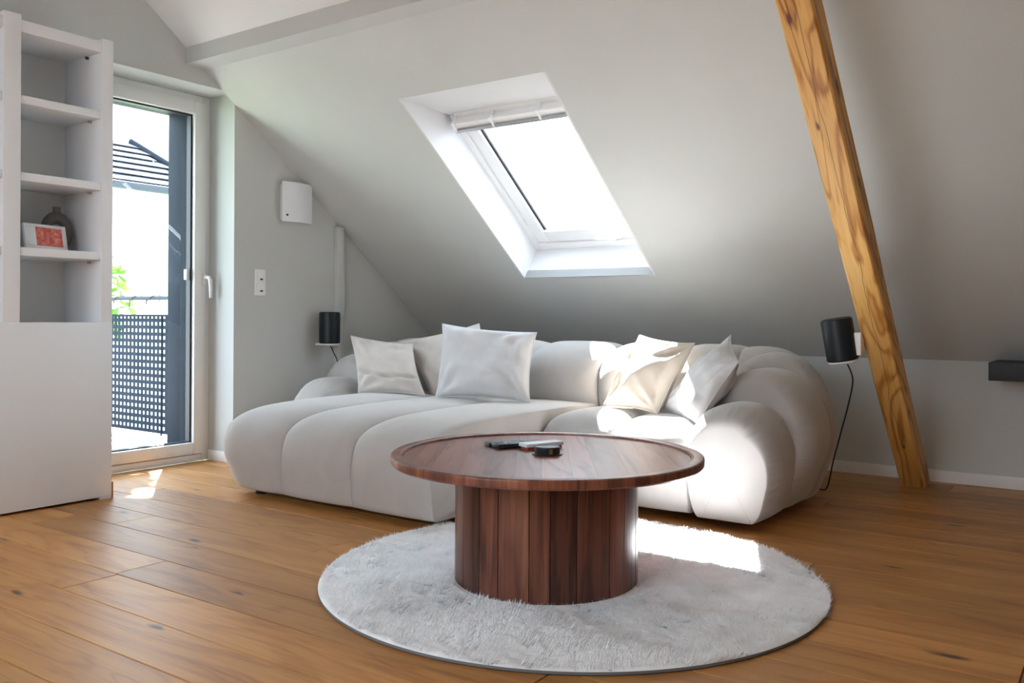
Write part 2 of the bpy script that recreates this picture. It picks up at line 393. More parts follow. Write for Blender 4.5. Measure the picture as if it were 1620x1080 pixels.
# ---- knee wall, right wall, rear knee wall
wb = box('wall_back', (XG, XR + .1, YK, YK + .15, -.02, ZK), M['wall']); tag(wb, 'low grey knee wall under the roof slope', kind='structure')
wr = prism('wall_right', [(YB - .1, -.02), (YK + .1, -.02), (YK + .1, slope(YK + .1)), (1.2125, slope(1.2125)), (YB - .1, slope(YK + .1))], XR, XR + .1, 0, M['wall']); tag(wr, 'grey plastered wall at the far right end of the attic', kind='structure')
wf = box('wall_front', (XG, XR + .1, YB - .15, YB, -.02, ZK), M['wall']); tag(wf, 'low knee wall behind the viewpoint', kind='structure')
# ---- ceilings
ytop = YK - (ZC - ZK) / TT
def sl_quad(x0, x1, a0, a1): return [onsl(x0, a0), onsl(x1, a0), onsl(x1, a1), onsl(x0, a1)]
def slab(name, rects, d, mat, parent):
    v, f = [], []
    for x0, x1, a0, a1 in rects:
        b0 = len(v)
        v += [onsl(x, a, dd) for dd in (0, d) for x, a in ((x0, a0), (x1, a0), (x1, a1), (x0, a1))]
        f += [tuple(b0 + i for i in q) for q in ((0, 1, 2, 3), (7, 6, 5, 4), (0, 4, 5, 1), (1, 5, 6, 2), (2, 6, 7, 3), (3, 7, 4, 0))]
    return mesh(name, v, f, mat, parent)
a_top = (ytop - 3.38) / DS.y; a_bot = (YK + .05 - 3.38) / DS.y
a_pur = (2.93 - 3.38) / DS.y
cl = slab('ceiling', [(XG, SX0, a_pur, a_bot), (SX1, XR, a_pur, a_bot), (SX0, SX1, a_pur, 0), (SX0, SX1, SL, a_bot)], .06, M['slope'], None)
tag(cl, 'grey plastered roof slope with a skylight opening', kind='structure')
c2 = slab('ceiling', [(XG, XR, a_top - .1, a_pur)], .06, M['ceil'], None); tag(c2, 'white upper roof slope above the boxed purlin', kind='structure')
c3 = box('ceiling', (XG, XR, 2 * 1.2125 - ytop - .1, ytop + .1, ZC, ZC + .06), M['ceil']); tag(c3, 'flat white collar ceiling at the top of the room', kind='structure')
# opposite slope (behind the viewpoint) with two roof windows
mir = lambda v: Vector((v.x, 2 * 1.2125 - v.y, v.z))
W2 = [(-3.6, -2.3), (-1.9, -.6)]
v, f = [], []
def add_m(x0, x1, a0, a1):
    b0 = len(v)
    v.extend([mir(onsl(x, a, dd)) for dd in (0, .06) for x, a in ((x0, a0), (x1, a0), (x1, a1), (x0, a1))])
    f.extend([tuple(b0 + i for i in q) for q in ((0, 1, 2, 3), (7, 6, 5, 4), (0, 4, 5, 1), (1, 5, 6, 2), (2, 6, 7, 3), (3, 7, 4, 0))])
WA = -.3
add_m(XG, XR, a_top - .1, WA); add_m(XG, XR, 1.5, a_bot + .1)
xs = [XG] + [q for w in W2 for q in w] + [XR]
for i in range(0, len(xs), 2): add_m(xs[i], xs[i + 1], WA, 1.5)
c4 = mesh('ceiling', v, f, M['slope']); tag(c4, 'grey roof slope behind the viewpoint with roof window openings', kind='structure')
for k, (x0, x1) in enumerate(W2):
    w = empty('window_%d' % (k + 2), tuple(mir(onsl((x0 + x1) / 2, 1.5)))); tag(w, 'white framed roof window in the slope behind the viewpoint', kind='structure', group='rear roof windows')
    for xa, xb, aa, ab in ((x0, x0 + .07, WA, 1.5), (x1 - .07, x1, WA, 1.5), (x0 + .07, x1 - .07, WA, WA + .07), (x0 + .07, x1 - .07, 1.43, 1.5)):
        vv = [mir(onsl(x, a, d)) for x in (xa, xb) for a in (aa, ab) for d in (.01, .08)]
        mesh('window_frame', vv, BOXF, M['pvc'], w)
    mesh('pane', [mir(onsl(x, a, .05)) for x, a in ((x0 + .06, WA + .06), (x1 - .06, WA + .06), (x1 - .06, 1.44), (x0 + .06, 1.44))], [(0, 1, 2, 3)], M['glass'], w)
    portal('roof_window_portal', mir(onsl((x0 + x1) / 2, (WA + 1.5) / 2, .09)), -Vector((0, -NS.y, NS.z)), x1 - x0, 1.5 - WA, (0, DS.y, -DS.z))
# ---- boxed purlin
t1 = prism('trim_1', [(2.922, 2.25), (3.085, 2.243), (2.922, slope(2.922) + .02)], XG, XR, 0, M['slope']); tag(t1, 'boxed purlin running along the roof slope, painted grey', kind='structure')
# ---- baseboards
b1 = box('baseboard_back', (XG, XR, YK - .016, YK, 0, .062), M['white'], bevel=.003); tag(b1, 'white baseboard along the knee wall', kind='structure')
b2 = box('baseboard_left', (XG, XG + .016, YR, YK - .016, 0, .062), M['white'], bevel=.003); tag(b2, 'white baseboard along the gable wall', kind='structure')
b3 = box('baseboard_reveal', (XD + .01, XG + .016, YR - .014, YR, 0, .062), M['white'], bevel=.003); tag(b3, 'white baseboard on the balcony door reveal', kind='structure')

# ---- skylight
w1 = empty('window_1', tuple(onsl((SX0 + SX1) / 2, SL))); tag(w1, 'white lined skylight in the grey roof slope', kind='structure')
def slbox(name, x0, x1, a0, a1, d0, d1, mat, parent=w1, bevel=.003):
    vv = [onsl(x, a, d) for x in (x0, x1) for a in (a0, a1) for d in (d0, d1)]
    return mesh(name, vv, BOXF, mat, parent, bevel=bevel)
def thick_quad(name, q, t, mat, parent):
    q = [Vector(p) for p in q]; nn = (q[1] - q[0]).cross(q[3] - q[0]).normalized() * t
    return mesh(name, q + [p + nn for p in q], [(0, 1, 2, 3), (7, 6, 5, 4), (0, 4, 5, 1), (1, 5, 6, 2), (2, 6, 7, 3), (3, 7, 4, 0)], mat, parent)
thick_quad('lining_panel', [onsl(SX0, 0), onsl(SX0, STOP, SDEP), onsl(SX0, SL, SDEP), onsl(SX0, SL)], -.012, M['lining'], w1)
thick_quad('lining_panel', [onsl(SX1, 0), onsl(SX1, STOP, SDEP), onsl(SX1, SL, SDEP), onsl(SX1, SL)], .012, M['lining'], w1)
thick_quad('lining_panel', [onsl(SX0, 0), onsl(SX1, 0), onsl(SX1, STOP, SDEP), onsl(SX0, STOP, SDEP)], .012, M['lining'], w1)
thick_quad('lining_panel', [onsl(SX0, SL), onsl(SX1, SL), onsl(SX1, SL, SDEP), onsl(SX0, SL, SDEP)], -.012, M['lining'], w1)
FW = .045
d0, d1 = SDEP - .012, SDEP + .10
for b_ in ((SX0 - .02, SX0 + FW, STOP, SL + .02), (SX1 - FW, SX1 + .02, STOP, SL + .02), (SX0 + FW, SX1 - FW, STOP - .03, STOP + .03), (SX0 + FW, SX1 - FW, SL - FW, SL + .02)):
    slbox('window_frame', *b_, d0, d1, M['pvc'])
sash = slbox('sash', SX0 + FW + .006, SX0 + .125, STOP + .035, SL - FW - .006, d0 + .012, d1 + .01, M['pvc'])
slbox('sash', SX1 - .125, SX1 - FW - .006, STOP + .035, SL - FW - .006, d0 + .012, d1 + .01, M['pvc'])
slbox('sash', SX0 + .125, SX1 - .125, SL - .145, SL - FW - .006, d0 + .012, d1 + .01, M['pvc'])
slbox('sash', SX0 + .125, SX1 - .125, STOP + .035, STOP + .09, d0 + .012, d1 + .01, M['pvc'])
for xa, xb in ((SX0 + .125, SX0 + .134), (SX1 - .134, SX1 - .125)):
    slbox('gasket', xa, xb, STOP + .09, SL - .145, d0 + .03, d1, M['gasket'], bevel=0)
slbox('glazing_bead', SX0 + .134, SX0 + .146, STOP + .09, SL - .145, d0 + .034, d1, M['alu'], bevel=0)
mesh('pane', [onsl(x, a, d1 - .03) for x, a in ((SX0 + .12, STOP + .08), (SX1 - .12, STOP + .08), (SX1 - .12, SL - .14), (SX0 + .12, SL - .14))], [(0, 1, 2, 3)], M['glass'], w1)
# ventilation bar along the top of the sash
slbox('vent_flap', SX0 + .055, SX1 - .055, STOP + .012, STOP + .05, d0 - .055, d0 + .01, M['pvc'])
slbox('vent_bar', SX0 + .05, SX1 - .05, STOP + .048, STOP + .068, d0 - .07, d0 - .045, M['alu'])
for xx in (SX0 + .055, (SX0 * .66 + SX1 * .34), (SX0 * .33 + SX1 * .67), SX1 - .065):
    slbox('vent_bracket', xx, xx + .012, STOP - .005, STOP + .06, d0 - .072, d0, M['pvc'])
# sash handle at the bottom
hx = SX0 + .56
slbox('handle_base', hx + .05, hx + .09, SL - .10, SL - .068, d0 - .012, d0 + .014, M['pvc'], bevel=.004)
tube('handle', [onsl(hx + .07, SL - .085, d0 - .01), onsl(hx + .055, SL - .09, d0 - .03), onsl(hx + .02, SL - .105, d0 - .034), onsl(hx - .06, SL - .108, d0 - .034)], .008, M['pvc'], w1)
portal('skylight_portal', onsl((SX0 + SX1) / 2, (STOP + SL) / 2, SDEP + .13), -NS, SX1 - SX0, SL - STOP, -DS)

# ---- balcony door
d1o = empty('door_1', (XD, (YL + YR) / 2, 0)); tag(d1o, 'white framed glass balcony door', kind='structure')
fx0, fx1 = XD - .075, XD
for b_ in ((YR - .05, YR, 0, ZL), (YL, YL + .05, 0, ZL), (YL + .05, YR - .05, ZL - .05, ZL), (YL + .05, YR - .05, 0, .042)):
    box('door_frame', (fx0, fx1, *b_), M['pvc'], d1o, bevel=.004)
GY0, GY1, GZ0, GZ1 = YL + .115, 3.136, .115, 2.042
sx0, sx1 = XD - .06, XD + .014
for b_ in ((GY1, YR - .036, .046, ZL - .036), (YL + .036, GY0, .046, ZL - .036), (GY0, GY1, GZ1, ZL - .036), (GY0, GY1, .046, GZ0)):
    box('sash', (sx0, sx1, *b_), M['pvc'], d1o, bevel=.006)
for b_ in ((GY1 - .012, GY1, GZ0, GZ1), (GY0, GY0 + .012, GZ0, GZ1), (GY0, GY1, GZ1 - .009, GZ1), (GY0, GY1, GZ0, GZ0 + .006)):
    box('gasket', (XD - .05, XD - .012, *b_), M['gasket'], d1o)
mesh('pane', [(XD - .03, a, b_) for a, b_ in ((GY0, GZ0), (GY1, GZ0), (GY1, GZ1), (GY0, GZ1))], [(0, 1, 2, 3)], M['glass'], d1o)
hd = box('handle_plate', (sx1, sx1 + .012, 3.185, 3.213, 1.045, 1.11), M['pvc'], d1o, bevel=.004)
tube('handle', [(sx1 + .005, 3.199, 1.085), (sx1 + .05, 3.199, 1.085), (sx1 + .06, 3.2, 1.07), (sx1 + .062, 3.203, 1.03), (sx1 + .058, 3.206, .965)], [.011, .011, .012, .011, .009], M['pvc'], d1o)
box('lock_plate', (XD - .04, XD - .014, GY1 - .034, GY1 - .014, 1.07, 1.13), M['alu'], d1o)
# anthracite outer reveal of the door
orv = empty('trim_2', (-4.68, 2.78, 0)); tag(orv, 'anthracite metal outer reveal around the balcony door', kind='structure')
box('side_panel', (-4.79, -4.592, 3.15, 3.20, -.05, 2.12), M['anthr'], orv, bevel=.002)
box('side_panel', (-4.79, -4.592, YL - .02, YL + .03, -.05, 2.12), M['anthr'], orv, bevel=.002)
box('head_panel', (-4.79, -4.592, YL + .03, 3.15, 2.07, 2.12), M['anthr'], orv, bevel=.002)
box('sill_panel', (-4.79, -4.592, YL + .03, 3.15, -.05, .012), M['alu'], orv, bevel=.002)
portal('door_portal', (-4.60, (GY0 + GY1) / 2, (GZ0 + GZ1) / 2), (1, 0, 0), GY1 - GY0, GZ1 - GZ0, (0, 0, 1))

# ================================================================== OUTSIDE
# balcony deck
dk = empty('floor_balcony', (-6.4, 2.6, -.02)); tag(dk, 'pale balcony deck of narrow boards', kind='structure')
yy = 1.0
while yy < 3.72:
    box('deck_board', (-8.0, -4.60, yy + .003, min(yy + .12, 3.72) - .003, -.05, -.02 if yy < 3.7 else -.02), M['deck'], dk); yy += .12
# perforated balustrade
bl = empty('balcony_railing', (-6.4, 3.69, -.02)); tag(bl, 'anthracite perforated metal balcony railing with square holes', 'railing')
bx0, bx1, pz0, pz1, pit, hole = -8.0, -4.83, .015, .862, .0498, .0235
nx, nz_ = int((bx1 - bx0) / pit), int((pz1 - pz0) / pit)
v, f, idx = [], [], {}
def vid(x, y_, z):
    k = (round(x, 4), round(y_, 4), round(z, 4))
    if k not in idx: idx[k] = len(v); v.append(k)
    return idx[k]
gx = [bx0] + [q for i in range(nx) for q in (bx0 + (i + .5) * pit - hole / 2, bx0 + (i + .5) * pit + hole / 2)] + [bx1]
gz = [pz0] + [q for i in range(nz_) for q in (pz0 + .012 + (i + .5) * pit - hole / 2, pz0 + .012 + (i + .5) * pit + hole / 2)] + [pz1]
for yv in (3.678, 3.682):
    for i in range(len(gx) - 1):
        for j in range(len(gz) - 1):
            if i % 2 == 1 and j % 2 == 1: continue
            f.append((vid(gx[i], yv, gz[j]), vid(gx[i + 1], yv, gz[j]), vid(gx[i + 1], yv, gz[j + 1]), vid(gx[i], yv, gz[j + 1])))
for i in range(1, len(gx) - 1, 2):
    for j in range(1, len(gz) - 1, 2):
        c4_ = ((gx[i], gz[j]), (gx[i + 1], gz[j]), (gx[i + 1], gz[j + 1]), (gx[i], gz[j + 1]))
        for k in range(4):
            (xa, za), (xb, zb) = c4_[k], c4_[(k + 1) % 4]
            f.append((vid(xa, 3.678, za), vid(xb, 3.678, zb), vid(xb, 3.682, zb), vid(xa, 3.682, za)))
sheet = mesh('perforated_sheet', v, f, M['anthr'], bl)
tube('handrail', [(bx0, 3.69, .985), (-4.62, 3.69, .985)], .015, M['zinc'], bl)
for xx in (-7.9, -6.95, -5.25):
    box('post', (xx, xx + .03, 3.684, 3.70, -.045, .975), M['anthr'], bl)
box('edge_strip', (bx0, bx1, 3.672, 3.678, pz1 - .012, pz1 + .004), M['anthr'], bl)
tube('edge_strip', [(-5.66, 3.676, .0), (-5.66, 3.676, .86)], .006, M['anthr'], bl)
# cable of fairy lights wound round the handrail
pts = [(bx0 + .2 + i * .02, 3.69 + .02 * math.sin(i * .55), .985 + .02 * math.cos(i * .55)) for i in range(110)]
fl = empty('fairy_light_cable', (-6.6, 3.69, .985)); tag(fl, 'dark fairy light cable wound around the balcony handrail', 'cable')
tube('cable', pts, .003, M['rubber'], fl, n=6)
for i in range(5, 110, 9):
    p = Vector(pts[i]); tube('bulb', [p, p + Vector((.01, -.01, -.025)), p + Vector((.014, -.012, -.05))], [.004, .006, .002], M['rubber'], fl, n=6)
# garden ground far below and the neighbour's house
gd = box('ground', (-40, -4.7, -20, 40, -5.9, -5.8), plain('grass', (.16, .24, .08), .9, var=.2)); tag(gd, 'green garden ground below the balcony', kind='structure')
nb = empty('neighbour_house', (-17, 7.5, -5.8)); tag(nb, 'white rendered neighbouring house with a hipped slate roof', 'house')
HX, HY0, HY1, HZ = -14., -1.0, 9.85, 3.0
box('wall', (-22, HX - .35, HY0, HY1, -5.8, HZ), M['render'], nb)
EV = [(HX, HY0 - .3, 3.12), (HX, HY1 + .3, 3.12), (-22.3, HY1 + .3, 3.12), (-22.3, HY0 - .3, 3.12)]
A1, A2 = (-16.0, 8.05 + 1.65, 4.20), (-16.0, 2.5, 4.20)
B1 = (-20.0, 9.7, 4.20); B2 = (-20.0, 2.5, 4.20)
roof = mesh('roof', EV + [A1, A2, B1, B2], [(0, 1, 4, 5), (1, 2, 6, 4), (2, 3, 7, 6), (3, 0, 5, 7), (4, 6, 7, 5), (3, 2, 1, 0)], plain('slate_base', (.015, .02, .03), .8, spec=.1), nb)
# slates on the roof face towards the room
e0, e1, t0, t1_ = [Vector(p) for p in (EV[0], EV[1], A2, A1)]
nrm = (e1 - e0).cross(t0 - e0).normalized(); nrm = nrm if nrm.z > 0 else -nrm
nr = 7
for r in range(nr):
    u0, u1 = r / nr, (r + 1) / nr
    for c_ in range(13):
        yc = HY1 - .15 - c_ * .34 + (.17 if r % 2 else 0)
        lo, hi = 5.4, (e1 + (t1_ - e1) * u0).y - .05
        ya, yb = max(yc - .33, lo), min(yc, hi)
        if yb - ya < .08: continue
        def RP(yv, u, h): 
            base = Vector((e0.x + (t0.x - e0.x) * u, yv, e0.z + (t0.z - e0.z) * u)); return base + nrm * h
        q = [RP(ya, u0, .05), RP(yb, u0, .05), RP(yb, u1, .015), RP(ya, u1, .015)]
        thick_quad('slate', q, -.012, M['slate'], roof)
tube('hip_tile', [e1 + nrm * .03, t1_ + nrm * .05], .07, plain('hip_slate', (.012, .018, .028), .8, spec=.1), roof, n=8)
gut = box('gutter', (HX - .02, HX + .13, HY0 - .3, HY1 + .35, 3.0, 3.12), M['zinc'], nb, bevel=.03)
box('fascia', (HX - .35, HX - .02, HY0 - .2, HY1 + .2, 2.94, 3.02), M['render'], nb)
# tree beyond the railing; its tall unseen crown is added to shade the door
tr = empty('garden_tree', (-9.0, 4.9, -5.8)); tag(tr, 'green leafy tree beyond the balcony railing with an added tall crown that shades the door', 'tree')
tube('trunk', [(-9.0, 4.9, -5.8), (-9.05, 4.9, -3), (-8.98, 4.92, -1), (-9.0, 4.9, 1.5), (-8.95, 5.0, 3.4), (-8.75, 5.5, 5.6), (-8.65, 5.8, 7.4)], [.2, .18, .16, .14, .11, .07, .02], M['bark'], tr)
for q in (((-9.0, 4.9, .2), (-9.03, 5.1, .7), (-9.02, 5.25, 1.2)), ((-8.9, 5.1, 3.9), (-8.2, 5.2, 5.0), (-7.8, 5.4, 6.2)), ((-8.85, 5.3, 4.6), (-9.3, 5.9, 5.6), (-9.5, 6.5, 6.6))):
    tube('branch', q, [.04, .025, .008], M['bark'], tr, n=6)
rnd = random.Random(3)
lv, lf = [], []
leaf1 = [(0, 0, 0), (.04, .05, .012), (.045, .10, .02), (0, .17, .0), (-.045, .10, .02), (-.04, .05, .012), (0, .06, -.004), (0, .11, 0)]
leaf1f = [(0, 1, 6), (1, 2, 7, 6), (2, 3, 7), (7, 3, 4), (6, 7, 4, 5), (0, 6, 5)]
lv = [(0, 0, 0)]
for i in range(9):
    X_ = Matrix.Rotation(i * 2.4 + rnd.uniform(-.3, .3), 4, 'Z') @ Matrix.Rotation(rnd.uniform(-.9, .9), 4, 'X') @ Matrix.Scale(rnd.uniform(1.3, 2.1), 4)
    b0 = len(lv) - 1; lv += [tuple(X_ @ Vector(p)) for p in leaf1[1:]]; lf += [tuple(0 if k == 0 else b0 + k for k in q) for q in leaf1f]
spray_me = bpy.data.meshes.new('leaf_spray'); spray_me.from_pydata(lv, [], lf); spray_me.materials.append(M['leaf'])
def spray(c_, sc_):
    o = new_obj('leaf_spray', spray_me, tr)
    o.matrix_basis = Matrix.Translation(c_) @ Matrix.Rotation(rnd.uniform(0, 6.28), 4, 'Z') @ Matrix.Rotation(rnd.uniform(-.6, .6), 4, 'X') @ Matrix.Scale(sc_, 4)
for i in range(420):
    th, ph = rnd.uniform(0, 2 * PI), rnd.uniform(-1, 1); rr = rnd.uniform(.1, 1) ** .45; k = math.sqrt(1 - ph * ph)
    c_ = (Vector((-8.6 + 1.25 * rr * math.cos(th) * k, 5.85 + 1.25 * rr * math.sin(th) * k, 6.9 + 1.5 * rr * ph)))
    q = c_ + Vector((.715, -.53, -1)) * c_.z
    if -.455 < q.x * .595 + q.y * .803 < -.10: continue      # gap left in the added crown so a sliver of sun reaches the floor
    spray(c_, 1.0)
for i in range(22):
    spray(Vector((-9.0 + rnd.gauss(0, .15), 5.16 + rnd.gauss(0, .07), .95 + rnd.uniform(-.3, .5))), .5)

# ================================================================== CABINET
XC, XB = -3.926, -4.262
cb = empty('shelf_cabinet', (-4.1, 1.8, 0)); tag(cb, 'tall white cabinet with open shelves above a plain closed base', 'cabinet')
CY = [.86, .93, 1.80, 1.872, 2.238, 2.292]
box('side_panel', (XB, XC, 2.238, 2.292, 0, 2.147), M['lacq'], cb, bevel=.002)
box('post', (XB, XC, 1.800, 1.872, .812, 2.155), M['lacq'], cb, bevel=.002)
box('side_panel', (XB, XC, .80, .86, 0, 2.155), M['lacq'], cb, bevel=.002)
box('base_front', (XC - .02, XC + .002, .80, 2.292, .012, .826), M['lacq'], cb, bevel=.002)
box('base_body', (XB, XC - .02, .86, 2.238, .02, .812), M['lacq'], cb)
box('back_panel', (XB - .008, XB + .004, .80, 2.292, .02, 2.147), M['lacq_back'], cb)
for (y0, y1) in ((1.872, 2.238), (.86, 1.800)):
    off = 0 if y0 > 1.5 else .0
    for zt, th in ((.826, .02), (1.152, .036), (1.477, .036), (1.810, .036), (2.135, .052)):
        s = box('shelf', (XB + .004, XC - .008, y0, y1, zt - th, zt), M['lacq'], cb, bevel=.002)
box('shelf_stop', (XC - .02, XC - .008, 2.246, 2.262, 2.10, 2.12), M['lacq'], cb)
tube('shelf_pin', [(-4.05, 2.225, 2.074), (-4.05, 2.239, 2.074)], .007, M['black'], cb, n=8)
for zt in (1.098, 1.425, 1.76): tube('shelf_pin', [(-4.02, 2.222, zt + .008), (-4.02, 2.239, zt + .008)], .005, M['alu'], cb, n=8)
st = box('wood_strip', (-4.26, -3.93, 2.293, 2.305, 0, .075), M['oak'], None, bevel=.002); tag(st, 'short brown wooden strip on the floor at the end of the white cabinet', 'wood strip')
# picture frame on the shelf
zS = 1.152
pf = empty('picture_frame', (-4.05, 2.045, zS)); tag(pf, 'white picture frame with a red photo on the cabinet shelf', 'picture frame')
tl = Matrix.Translation((-4.045, 2.045, zS + .003)) @ Matrix.Rotation(math.radians(-14), 4, 'Y') @ Matrix.Rotation(math.radians(4), 4, 'Z')
W_, H_ = .098, .118
for b_ in ((-.008, .008, -W_, W_, 0, .016), (-.008, .008, -W_, W_, H_ - .014, H_), (-.008, .008, -W_, -W_ + .052, .016, H_ - .014), (-.008, .008, W_ - .018, W_, .016, H_ - .014)):
    box('frame_bar', b_, M['lacq'], pf, bevel=.0015, xf=tl)
box('photo', (-.004, .003, -W_ + .052, W_ - .018, .016, H_ - .014), M['print'], pf, xf=tl)
tube('back_stand', [tl @ Vector((-.008, 0, .08)), (-4.125, 2.045, 1.158)], .004, M['black'], pf, n=8)
# ring vase
va = empty('ring_vase', (-4.16, 2.148, zS)); tag(va, 'grey ring shaped ceramic vase with a short neck behind the picture frame', 'vase')
v, f = [], []
n1, n2 = 36, 14
for i in range(n1):
    q = 2 * PI * i / n1
    for k in range(n2):
        p = 2 * PI * k / n2
        rad = .066 + .027 * math.cos(p)
        v.append((-4.16 + .026 * math.sin(p), 2.148 + .80 * rad * math.sin(q), zS + .098 + 1.04 * rad * math.cos(q)))
for i in range(n1):
    for k in range(n2):
        f.append((i * n2 + k, ((i + 1) % n1) * n2 + k, ((i + 1) % n1) * n2 + (k + 1) % n2, i * n2 + (k + 1) % n2))
mesh('ring_body', v, f, M['stone'], va, smooth=True)
lathe('neck', [(.022, .175), (.017, .185), (.0165, .20), (.0175, .216), (.013, .216), (.012, .17)], M['stone'], va, n=24, xf=Matrix.Translation((-4.16, 2.148, zS)))

# ================================================================== GABLE WALL FITTINGS
bxm = empty('ventilation_cover', (XG, 3.68, 1.43)); tag(bxm, 'white square ventilation unit with a curved front panel on the gable wall', 'ventilation unit')
box('body', (XG, XG + .045, 3.585, 3.79, 1.452, 1.668), M['white'], bxm, bevel=.004)
pr = [(XG + .052 + .022 * math.sin(PI * t), 3.56 + .235 * t) for t in np.linspace(0, 1, 13)]
prism('front_panel', pr + [(a - .006, b_) for a, b_ in pr[::-1]], 1.438, 1.682, 2, M['lacq'], bxm, smooth=False)
tube('sensor', [(XG + .058, 3.59, 1.478), (XG + .064, 3.59, 1.478)], .007, M['black'], bxm, n=12)
sw = empty('light_switch', (XG, 3.432, .98)); tag(sw, 'white double light switch on the gable wall beside the door', 'light switch')
box('cover_frame', (XG, XG + .009, 3.392, 3.474, .982, 1.138), M['pvc'], sw, bevel=.003)
for zz in (1.064, .994):
    rk = box('rocker', (XG + .009, XG + .014, 3.404, 3.462, zz + .003, zz + .061), M['pvc'], sw, bevel=.002)
    box('indicator', (XG + .0138, XG + .0146, 3.426, 3.446, zz + .010, zz + .020), M['black'], rk)
pp = box('trim_3', (XG, XG + .045, 4.03, 4.085, .0, slope(4.085) + .0), M['wall'], bevel=.004); tag(pp, 'narrow grey plastered pipe casing on the gable wall', kind='structure')

def cable(name, pts, label):
    P = [Vector(p) for p in pts]; out = []
    for i in range(len(P) - 1):
        p0, p1, p2, p3 = P[max(i - 1, 0)], P[i], P[i + 1], P[min(i + 2, len(P) - 1)]
        for t in np.linspace(0, 1, 8, endpoint=False):
            out.append(.5 * ((2 * p1) + (p2 - p0) * t + (2 * p0 - 5 * p1 + 4 * p2 - p3) * t * t + (3 * p1 - p0 - 3 * p2 + p3) * t ** 3))
    out.append(P[-1])
    return out
def speaker(center, xf_rot, r, h, label, bracket, cab, cat='speaker'):
    s = empty('loudspeaker', tuple(center)); tag(s, label, cat)
    xf = Matrix.Translation(center) @ xf_rot
    lathe('cabinet', [(0, -h / 2), (r - .006, -h / 2), (r, -h / 2 + .006), (r, h / 2 - .012), (r - .002, h / 2 - .004), (r - .008, h / 2), (r - .012, h / 2 - .002), (0, h / 2 - .003)], M['spk'], s, n=48, xf=xf)
    lathe('base_plate', [(0, -h / 2 - .012), (r - .012, -h / 2 - .012), (r - .004, -h / 2 - .006), (r - .004, -h / 2), (0, -h / 2)], M['pvc'], s, n=48, xf=xf)
    for b_ in bracket: box('wall_bracket', b_, M['pvc'], s, bevel=.004)
    if cab: tube('cable', cable('', cab, ''), .0035, M['rubber'], s, n=8)
    return s
lc = Vector((-4.165, 3.885, .787))
speaker(lc, Matrix.Identity(4), .066, .20, 'black cylindrical speaker on the gable wall above the sofa arm', [(XG, -4.19, 3.872, 3.898, .673, .687)],
        [(-4.165, 3.885, .686), (-4.155, 3.91, .63), (-4.15, 3.94, .56), (-4.2, 3.98, .4), (XG + .03, 4.0, .12), (XG + .03, 4.0, .004)])

# ================================================================== TIMBER STRUT (local z runs up the strut)
su = Vector((0, 1.94 - 4.88, ZC)).normalized()
sxa, sxb = -.985, -.868
stw = .115
base = Vector(((sxa + sxb) / 2, 4.88, 0))
Lz = ZC / su.z
nz3 = Vector((1, 0, 0)).cross(su)      # across, in the yz plane
if nz3.y < 0: nz3 = -nz3
rot = Matrix(((1, 0, 0), (0, nz3.y, su.y), (0, nz3.z, su.z))).to_4x4()
wx = (sxb - sxa) / 2
kb = stw * su.y / su.z                 # horizontal cut at floor
ct = lambda yv: -(nz3.z * yv) / su.z
nseg = 30
v, f = [], []
prof = []
for (a, b_) in ((-wx, 0), (wx, 0), (wx, stw), (-wx, stw)): prof.append((a, b_))
ch = .006
pr8 = []
for k in range(4):
    a, b_ = prof[k]
    sx_ = 1 if a > 0 else -1; sy_ = 1 if b_ > 0 else -1
    p1 = (a - sx_ * ch, b_); p2 = (a, b_ - sy_ * ch)
    pr8 += [p1, p2] if k % 2 else [p2, p1]
pr8 = [(-wx, ch), (-wx + ch, 0), (wx - ch, 0), (wx, ch), (wx, stw - ch), (wx - ch, stw), (-wx + ch, stw), (-wx, stw - ch)]
for i in range(nseg + 1):
    t = i / nseg
    for a, b_ in pr8:
        z0 = ct(b_); z = z0 + (Lz) * t
        w = .003 * noise.noise(Vector((a * 9, b_ * 9, z * 2.3)))
        v.append((a * (1 + w * 6), b_ + w, z))
for i in range(nseg):
    for k in range(8):
        f.append((i * 8 + k, i * 8 + (k + 1) % 8, (i + 1) * 8 + (k + 1) % 8, (i + 1) * 8 + k))
f += [tuple(range(8))[::-1], tuple(range(nseg * 8, nseg * 8 + 8))]
strut = mesh('timber_strut', v, f, M['pine'], None)
strut.matrix_world = Matrix.Translation(base) @ rot
tag(strut, 'leaning square pine roof strut with dark knots and swirling grain', 'beam')

# right speaker on the strut
rc = Vector((-1.074, 4.05, .768))
rotv = Matrix.Rotation(math.radians(-9.5), 4, Vector(F_)) @ Matrix.Rotation(math.radians(-6), 4, Vector(R0))
rotv = Matrix.Rotation(math.radians(-10), 4, Vector((-F_[0], -F_[1], 0))).inverted()
speaker(rc, rotv, .068, .19, 'black cylindrical speaker fixed to the leaning timber strut', [(-1.01, -.98, 4.04, 4.10, .70, .80)],
        [rc + Vector((.025, .02, -.10)), PX(1349, 600, 4.10), PX(1342, 640, 4.18), PX(1330, 685, 4.28), PX(1318, 730, 4.38), (-1.235, 4.45, .03), (-1.29, 4.50, .006), (-1.40, 4.62, .005)])

# floating shelf at the knee wall
sh = empty('floating_shelf', (.3, 4.96, .57)); tag(sh, 'dark grey floating shelf on the knee wall right of the strut', 'shelf')
box('shelf_board', (-.575, 1.3, 4.80, YK, .566, .655), M['dark_shelf'], sh, bevel=.004)
box('tray', (-.42, .9, 4.9, 5.06, .655, .668), M['black'], None, bevel=.003); tag(bpy.data.objects['tray'], 'flat black tray lying on the dark floating shelf', 'tray')

